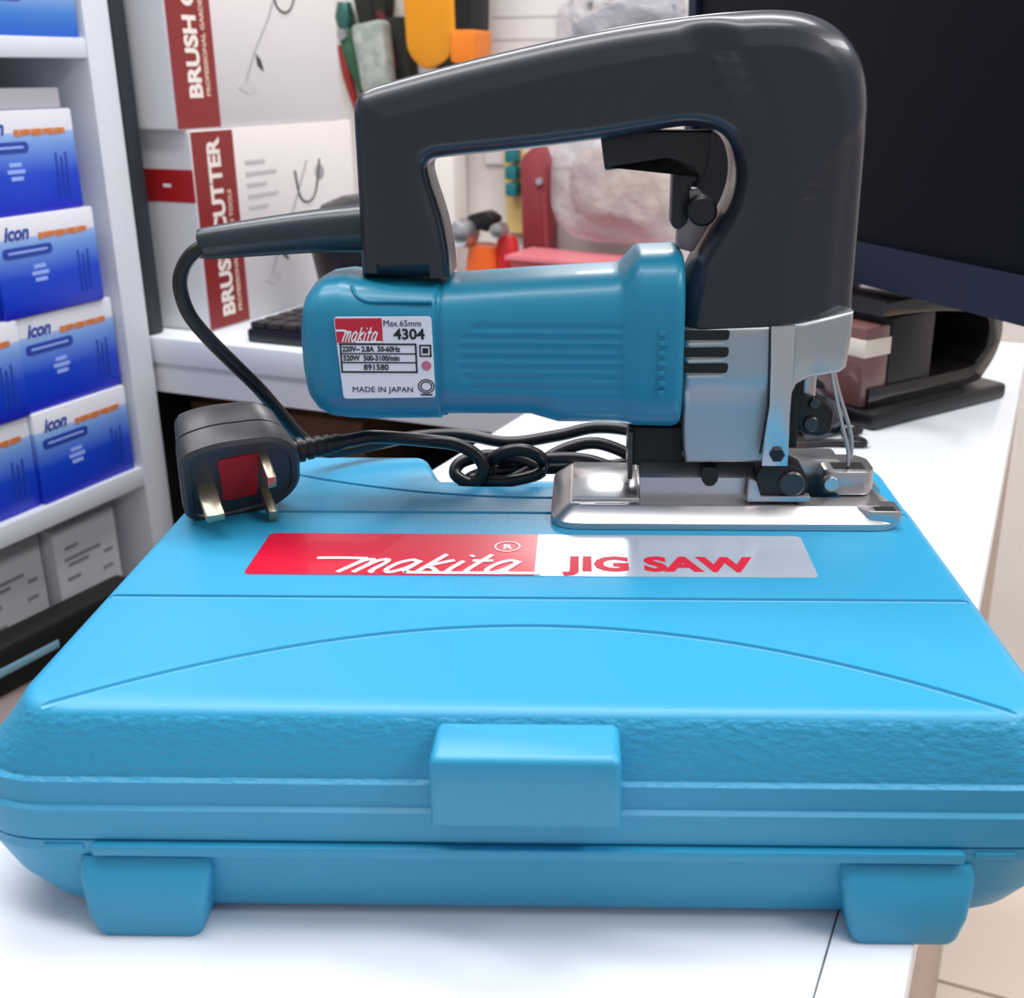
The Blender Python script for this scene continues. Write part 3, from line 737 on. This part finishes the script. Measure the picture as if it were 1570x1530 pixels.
for o in COL.objects:
    if o.get('label', '').startswith('off-white carton'): o['group'] = 'off-white cartons on the plinth'
tc_ = thing('tool_case', 'black tool case with a pale blue stripe, lying in front of the off-white cartons', 'case', (-.882, .70, .4552), math.radians(-3))
box('case_body', -.018, .018, -.16, .175, 0, .050, BLACKM, tc_, bev=.006)
box('stripe', .0175, .0192, -.06, .06, .022, .030, mat('pale_blue_stripe', (130, 170, 190), .4), tc_, bev=.0005)
# tall black strip between shelf and cartons
tag(box('black_upright_panel', -.080, .0, 0, .022, 0, .62, mat('black_panel', (34, 40, 50), .5), bev=.003, loc=(-.8715, .9515, .7502)), 'tall black upright panel standing on the counter between shelf and brush cutter cartons', 'panel')

# ================================================================== brush cutter cartons
def yz(x, y, z): return Matrix.Translation((x, y, z)) @ Matrix(((0, 0, 1, 0), (0, 1, 0, 0), (-1, 0, 0, 0), (0, 0, 0, 1))) @ Matrix.Rotation(0, 4, 'Z')
def vtext(y, z):   # reads upwards on a face that looks along +x: text x -> +z, text y -> -y
    return Matrix.Translation((.0006, y, z)) @ Matrix(((0, 0, 1, 0), (0, -1, 0, 0), (1, 0, 0, 0), (0, 0, 0, 1)))
def brush_box(loc, label, low):
    t = thing('carton', label, 'box', loc, 0, 'brush cutter cartons on the counter')
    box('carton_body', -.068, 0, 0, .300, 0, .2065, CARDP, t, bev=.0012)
    box('end_face', -.066, -.001, -.0004, 0, .002, .2045, CARD, t)
    box('maroon_band', -.0005, .0004, .001, .068, .0015, .205, MAROON, t)
    text('title_lettering', 'BRUSH CUTTER', .0275, mat('cream_ink', (235, 222, 214), .5), t, vtext(.043, .012 if low else .030), bold=.0011, sx=.95)
    text('subtitle_lettering', 'PROFESSIONAL GARDEN TOOLS', .0085, mat('tan_ink', (214, 180, 160), .5), t, vtext(.056, .014 if low else .032), bold=.0003, sx=1.05)
    if low:
        box('red_band', -.0665, -.0008, -.0009, -.0002, .135, .168, REDB, t)
        box('band_mark', -.040, -.030, -.0013, -.0008, .150, .1535, INKW, t)
    # line drawing of the machine
    def P(y, z): return (.0007, y, z)
    tube('machine_drawing', [P(.118, .048), P(.135, .075), P(.165, .11), P(.20, .165)], .0009, PRINTG, t, seg=6, smooth=False)
    tube('handle_drawing', [P(.175, .155), P(.182, .125), P(.200, .118), P(.215, .13), P(.226, .165)], .0011, STEELD, t, seg=6)
    prism('guard_drawing', [(.102, .040), (.118, .033), (.134, .036), (.128, .046), (.114, .050)], 0, .0007, PRINTL, t, 'YZ', smooth=None)
    prism('head_drawing', [(.140, .062), (.150, .056), (.146, .068), (.138, .074)], 0, .0008, STEELD, t, 'YZ', smooth=None)
    if low:
        lathe('engine_drawing', [(.009, .0), (.009, .0008)], PRINTG, t, axis='X', c=(0, .225, .150), seg=14)
        bs = [boxbm(0, .0007, .085, .12+.02*(i % 2), .120+i*.012, .124+i*.012) for i in range(5)]
        frombm('small_print', merge(bs), PRINTL, t, None)
    return t
brush_box((-.826, .992, .7502), 'lower white and maroon brush cutter carton with a red band round its end', True)
brush_box((-.830, .980, .9569), 'upper white and maroon brush cutter carton, lying on top of the other one', False)

# ================================================================== keyboard
kb = thing('keyboard', 'black computer keyboard on the back counter behind the cord', 'keyboard', (-.61, 1.03, .7502))
KM = mat('key_plastic', (40, 36, 40), .45)
box('keyboard_body', -.150, .150, -.062, .062, 0, .014, BLACK, kb, bev=.003)
kk = None
for r in range(5):
    for c in range(15):
        x = -.139+c*.0195; y = -.049+r*.0235
        if kk is None: kk = box('key', -.0083, .0083, -.0095, .0095, 0, .007, KM, kb, bev=.0015); k2 = kk
        else: k2 = kk.copy(); COL.objects.link(k2)
        k2.location = (x, y, .0138)
# dark round thing behind the cord sleeve
rb = thing('desk_speaker', 'black rounded desk speaker beside the brush cutter cartons', 'speaker', (-.705, 1.13, .7502))
lathe('speaker_body', [(.030, 0), (.046, .006), (.060, .040), (.066, .075), (.064, .105), (.052, .125), (.03, .134)], BLACK, rb, seg=40)
lathe('speaker_foot', [(.034, -.0002), (.034, .004)], BLACKM, rb, seg=24)

# ================================================================== monitor and stand
mon = thing('computer_monitor', 'large black computer monitor on a curved stand behind the tool', 'monitor', (-.15, 1.02, .75))
dm = Vector((.718, -.696, 0)); nm = Vector((-.696, -.718, 0))
A = Vector((-.352, 1.168, .865))-Vector(mon.location)
MM = Matrix(((dm.x, -nm.x, 0, A.x), (dm.y, -nm.y, 0, A.y), (0, 0, 1, A.z), (0, 0, 0, 1)))   # local: x along screen, y away from viewer, z up
box('monitor_shell', 0, .53, .002, .042, -.012, .335, mat('monitor_case', (20, 20, 26), .5), mon, bev=.004, M=MM)
bs = [boxbm(0, .53, -.006, .003, -.012, .020), boxbm(0, .53, -.006, .003, .320, .335), boxbm(0, .014, -.006, .003, .02, .32), boxbm(.516, .53, -.006, .003, .02, .32)]
frombm('bezel', merge(bs), mat('monitor_bezel', (19, 27, 50), .55, spec=.3), mon, None, M=MM)
box('screen', .014, .516, -.001, .003, .020, .320, mat('dark_screen', (5, 7, 18), .5, spec=.12), mon, M=MM)
e_ = Vector((.53, .85, 0)).normalized(); f_ = Vector((-.85, .53, 0)).normalized(); B0 = Vector((-.112, .892, .7502))-Vector(mon.location)
SM = Matrix(((e_.x, f_.x, 0, B0.x), (e_.y, f_.y, 0, B0.y), (0, 0, 1, B0.z), (0, 0, 0, 1)))
prism('stand_base', roundpoly([(0, 0), (.172, 0), (.172, .19), (0, .19)], .006, 3), 0, .013, BLACK, mon, 'XY', bev=.003, M=SM)
# bent stand sheet: C shape in the e/z plane
outer = [(.010, .0132), (.135, .0132), (.160, .022), (.176, .045), (.174, .070), (.158, .086), (.120, .093), (.06, .096), (.03, .097), (.02, .097)]
inner = [(.02, .085), (.05, .084), (.085, .082), (.118, .078), (.146, .074), (.157, .062), (.157, .046), (.146, .034), (.128, .029), (.010, .029)]
prism('stand_sheet', [(q.x, q.y) for q in cat_rom([(a, b_, 0) for a, b_ in outer], 4)]+[(q.x, q.y) for q in cat_rom([(a, b_, 0) for a, b_ in inner], 4)], .015, .165, mat('stand_gloss', (24, 20, 22), .15, coat=.6), mon, 'XZ', bev=.002, M=SM)
box('stand_core', .034, .088, .018, .160, .0131, .083, BLACK, mon, bev=.003, M=SM)
fc = box('stand_front_reflection', .004, .0335, .018, .160, .0131, .078, mat('dusky_stand_reflection', (120, 82, 80), .25, coat=.4), mon, bev=.003, M=SM)  # pinkish reflection on the stand front, put into the colour
box('cream_reflection', .0034, .0341, .0174, .1606, .054, .068, mat('cream_reflection', (232, 218, 202), .35), fc, bev=.0006, M=SM)  # paler band of the same reflection, painted as a raised strip
box('stand_neck', .115, .14, .14, .19, .06, .28, BLACK, mon, bev=.003, M=SM)

# mouse and cable on the desk
ms = thing('computer_mouse', 'black glossy computer mouse on the desk behind the saw nose', 'mouse', (-.178, .872, .7502), math.radians(35))
bm = bmesh.new(); bmesh.ops.create_uvsphere(bm, u_segments=28, v_segments=16, radius=1)
for v in bm.verts:
    z = v.co.z; v.co = Vector((v.co.x*.052, v.co.y*.032*(1+.1*v.co.x), max(z, -.15)*.034+.005))
frombm('mouse_body', bm, mat('mouse_gloss', (22, 24, 40), .12, coat=1), ms, 60)
lathe('scroll_wheel', [(.008, -.003), (.008, .003)], BLACKM, ms, axis='Y', c=(.024, 0, .031), seg=18)
bm = bmesh.new()
pts = []
tag(tube('cable', [(-.26, .80, .7532), (-.22, .812, .7532), (-.17, .822, .7532), (-.135, .842, .7532), (-.112, .850, .7532), (-.13, .870, .7532), (-.12, .885, .7532)], .003, CABLE, seg=8), 'thin black cable lying on the desk behind the silver base plate', 'cable')
tag(prism('document_folder', [(-.300, .835), (-.245, .735), (-.13, .76), (-.16, .86), (-.27, .90)], .7502, .7542, mat('dark_brown_folder', (46, 28, 30), .5), None, 'XY', bev=.0008), 'thin dark brown folder lying on the desk under the tool motor', 'folder')

# ================================================================== things on the back wall
hs = thing('wall_shelf', 'white wall shelf behind the motor carrying small tools', 'shelf', (-.80, 1.8, 0))
box('shelf_board', -.33, .37, -.12, .099, .655, .673, SHELF, hs, bev=.001)
for x in (-.25, .25): prism('shelf_bracket', [(-.10, .654), (.099, .654), (.099, .55)], x-.01, x+.01, SHELF, hs, 'YZ')
YELL = mat('yellow_tool_plastic', (218, 142, 20), .4)
# yellow drill hanging at the top
yd = thing('yellow_power_drill', 'yellow and black power drill hanging on the back wall above the handle', 'power tool', (-.968, 1.825, 1.02))
box('hanging_hook', -.02, -.01, .03, .074, .20, .21, STEELD, yd)
prism('drill_body', roundpoly([(-.075, .26), (-.065, .02), (-.035, -.008), (.008, .004), (.03, .03), (.03, .26)], .018, 5), -.03, .039, YELL, yd, bev=.008)
prism('black_grip', roundpoly([(.022, .05), (.062, .05), (.070, .26), (.020, .26)], .008, 4), -.028, .030, BLACKM, yd, bev=.006)
prism('battery_pack', roundpoly([(.020, .006), (.056, -.002), (.064, .012), (.066, .055), (.022, .055)], .006, 4), -.036, .030, mat('orange_battery', (224, 122, 28), .4), yd, bev=.004)
prism('black_chin', roundpoly([(-.02, -.024), (.022, -.028), (.026, .03), (.008, .034), (-.006, .006)], .004, 3), -.026, .034, BLACKM, yd, bev=.003)
# gloves / pouch / pliers to its left
gp = thing('grey_glove', 'grey fabric work glove hanging beside the black strap on the back wall', 'glove', (-1.118, 1.834, .985))
frombm('hanging_loop', merge([boxbm(-.003, .003, .0, .006, .09, .19), boxbm(-.003, .003, .0, .066, .184, .19)]), BLACKM, gp)
prism('palm', roundpoly([(-.038, .10), (-.020, -.01), (.012, -.03), (.034, -.006), (.026, .11)], .012, 4), -.012, .02, vary(mat('grey_fabric', (168, 170, 166), .9), (140, 150, 144), 60), gp, bev=.006)
for i, x in enumerate((-.014, .001, .016)): tube('finger', [(x, .004, -.010), (x+.004, .002, -.040), (x+.008, .002, -.058+.005*i)], [.0085, .008, .006], vary(mat('grey_fabric', (168, 170, 166), .9), (140, 150, 144), 60), gp, seg=10)
st_ = thing('black_tool_pouch', 'black and maroon tool pouch hanging beside the yellow drill', 'pouch', (-1.085, 1.882, .98))
prism('pouch_body', roundpoly([(-.032, .12), (-.010, -.01), (.022, -.012), (.010, .12)], .006, 4), -.016, .017, mat('black_fabric', (32, 34, 30), .8), st_, bev=.005)
prism('maroon_trim', roundpoly([(-.045, .13), (-.014, .04), (-.004, .04), (-.028, .13)], .003, 3), -.018, -.010, mat('maroon_fabric', (92, 26, 38), .7), st_, bev=.002)
prism('pouch_flap', roundpoly([(-.090, .16), (-.075, .085), (-.030, .098), (-.020, .16)], .008, 3), -.017, .014, mat('dark_green_fabric', (30, 34, 26), .8), st_, bev=.004)
pl_ = thing('pliers', 'pliers with green and red grips hanging next to the carton edge on the back wall', 'pliers', (-1.190, 1.884, .975))
tube('green_grip', [(-.012, 0, .115), (-.006, 0, .07), (.012, 0, .02), (.034, 0, -.028)], [.012, .015, .011, .007], mat('green_grip', (44, 92, 66), .5), pl_, seg=12)
tube('red_grip', [(-.020, -.004, .08), (-.012, -.004, .03), (.006, -.004, -.03)], [.008, .009, .006], mat('red_grip', (150, 34, 30), .5), pl_, seg=12)
lathe('pivot', [(.009, -.018), (.010, -.014), (.010, .01)], SILVERB, pl_, axis='Y', c=(-.010, 0, .098), seg=16)
lathe('jaw', [(.014, .110), (.018, .125), (.012, .150)], mat('green_metal', (70, 120, 110), .3, .6), pl_, c=(-.012, 0, 0), seg=14)
# white boxes on the wall right of the drill
wx = thing('poster', 'pale grey printed poster on the back wall beside the yellow drill', 'poster', (-.80, 1.898, .90))
box('sheet', -.14, .12, -.003, .0015, -.04, .32, mat('pale_sheet', (222, 216, 214), .5), wx)
bs = [boxbm(-.12, .08-.03*(i % 3), -.0036, -.003, .02+i*.035, .024+i*.035) for i in range(7)]
frombm('faint_print', merge(bs), PRINTL, wx, None)
# bagged tool, clear plastic
PLAS = mat('clear_plastic_film', (206, 200, 204), .22, alpha=.4, bump=(22, .8, .02))
def pillow(name, sx, sy, sz, m, parent, wr=.12, seed=1, p=.6):
    bm = bmesh.new(); bmesh.ops.create_uvsphere(bm, u_segments=36, v_segments=24, radius=1)
    rnd = random.Random(seed); ph = [rnd.random()*6 for _ in range(6)]
    for v in bm.verts:
        x, y, z = v.co
        f = lambda a: (1 if a >= 0 else -1)*abs(a)**p
        w_ = 1+wr*(math.sin(7*x+ph[0]+3*z)*math.sin(6*z+ph[1])+.5*math.sin(15*x+ph[2])*math.sin(13*z+ph[3]))
        v.co = Vector((f(x)*sx, y*sy*w_, f(z)*sz))
    return frombm(name, bm, m, parent, 60)
bg_ = thing('bagged_tool', 'grey tool wrapped in crinkled clear plastic film hanging left of the monitor', 'tool', (-.665, 1.84, 1.075))
pillow('plastic_wrap', .115, .045, .055, PLAS, bg_, .2, 3)
tube('tool_body', [(-.08, 0, -.01), (0, 0, .015), (.09, 0, .02)], [.018, .026, .030], mat('blue_grey_tool', (86, 100, 116), .35), bg_, seg=16)
bn = thing('bracket_bundle', 'bundle of small dark metal fittings hanging on the back wall above the handle', 'fittings', (-.735, 1.87, 1.10))
for i in range(7):
    a = random.random()*6; x = random.uniform(-.04, .03); z = random.uniform(-.01, .04)
    tube('fitting', [(x, 0, z), (x+.018*math.cos(a), -.004, z+.018*math.sin(a)), (x+.03*math.cos(a+.7), 0, z+.03*math.sin(a+.7))], .005, STEELD if i % 2 else PRINTL, bn, seg=8)
# lower group, seen through the handle opening (shelf top z = .673)
sg = thing('spray_gun', 'orange and red spray gun with a chrome cap standing on the wall shelf', 'spray gun', (-.90, 1.80, .6732))
tube('gun_body', [(.0, 0, .0), (.002, 0, .03), (.004, 0, .062)], [.034, .033, .028], mat('orange_plastic', (214, 92, 28), .4), sg, seg=24, sub=3)
tube('red_trigger_body', [(.045, 0, .0), (.046, 0, .04), (.044, 0, .078)], [.022, .021, .016], mat('red_plastic', (190, 34, 38), .4), sg, seg=20, sub=3)
lathe('chrome_cap', [(.010, -.045), (.020, -.040), (.026, -.020), (.022, .0)], SILVERB, sg, axis='Y', c=(-.028, 0, .082), seg=24)
lathe('chrome_nozzle', [(.006, -.036), (.012, -.034), (.013, -.01)], SILVERB, sg, axis='Y', c=(.040, 0, .090), seg=20)
prism('dark_hood', roundpoly([(-.030, .092), (.020, .085), (.030, .108), (.010, .120), (-.020, .112)], .008, 4), -.02, .02, BLACK, sg, bev=.004)
rs = thing('red_tool_roll', 'dusky red tool roll hanging on the back wall beside the clear bag', 'pouch', (-.835, 1.87, .76))
prism('roll_body', roundpoly([(-.020, .115), (-.018, -.06), (.034, -.085), (.030, .10), (.012, .14)], .010, 4), -.018, .025, mat('dusky_red', (146, 58, 66), .5), rs, bev=.006)
lathe('snap', [(.006, -.024), (.007, -.018)], SILVERB, rs, axis='Y', c=(.018, 0, .078), seg=12)
ts = thing('screwdriver_set', 'teal and yellow screwdriver set hanging beside the red tool roll', 'tool set', (-.878, 1.875, .82))
for i in range(3): prism('teal_handle', roundpoly([(-.010, .068-.028*i), (.010, .068-.028*i), (.010, .046-.028*i), (-.010, .046-.028*i)], .003, 3), -.012, .012, mat('teal_handle', (28, 112, 120), .4), ts, bev=.002)
prism('yellow_card', roundpoly([(-.026, .085), (.014, .085), (.016, -.075), (-.02, -.075)], .003, 3), .014, .020, mat('yellow_card', (226, 198, 130), .6), ts)
cbag = thing('plastic_bag', 'clear plastic bag of pale pink fittings hanging behind the trigger', 'bag', (-.672, 1.84, .836))
pillow('bag_film', .118, .040, .092, PLAS, cbag, .22, 9)
pillow('pale_fittings', .085, .022, .062, vary(mat('pale_pink_fill', (170, 142, 144), .6), (206, 190, 168), 18), cbag, .2, 5)
rt = thing('red_tray', 'translucent red plastic tray on the wall shelf under the clear bag', 'tray', (-.70, 1.79, .6732))
prism('tray_shell', roundpoly([(-.115, 0), (.115, 0), (.125, .046), (-.125, .052)], .004, 3), -.05, .05, mat('red_tray_plastic', (196, 92, 100), .3), rt, bev=.003)
prism('tray_rim', [(-.130, .050), (.130, .044), (.130, .049), (-.130, .056)], -.055, .055, mat('pink_rim', (226, 130, 140), .3), rt)
wc = thing('paper_stack', 'white paper packet leaning on the back wall beside the spray gun', 'paper', (-1.02, 1.84, .6732))
box('packet', -.055, .045, 0, .05, 0, .24, mat('packet_paper', (228, 220, 214), .6), wc, bev=.003)
prism('packet_fold', [(-.004, .02), (.0, .02), (-.002, .22), (-.006, .22)], -.0012, 0, PRINTL, wc)
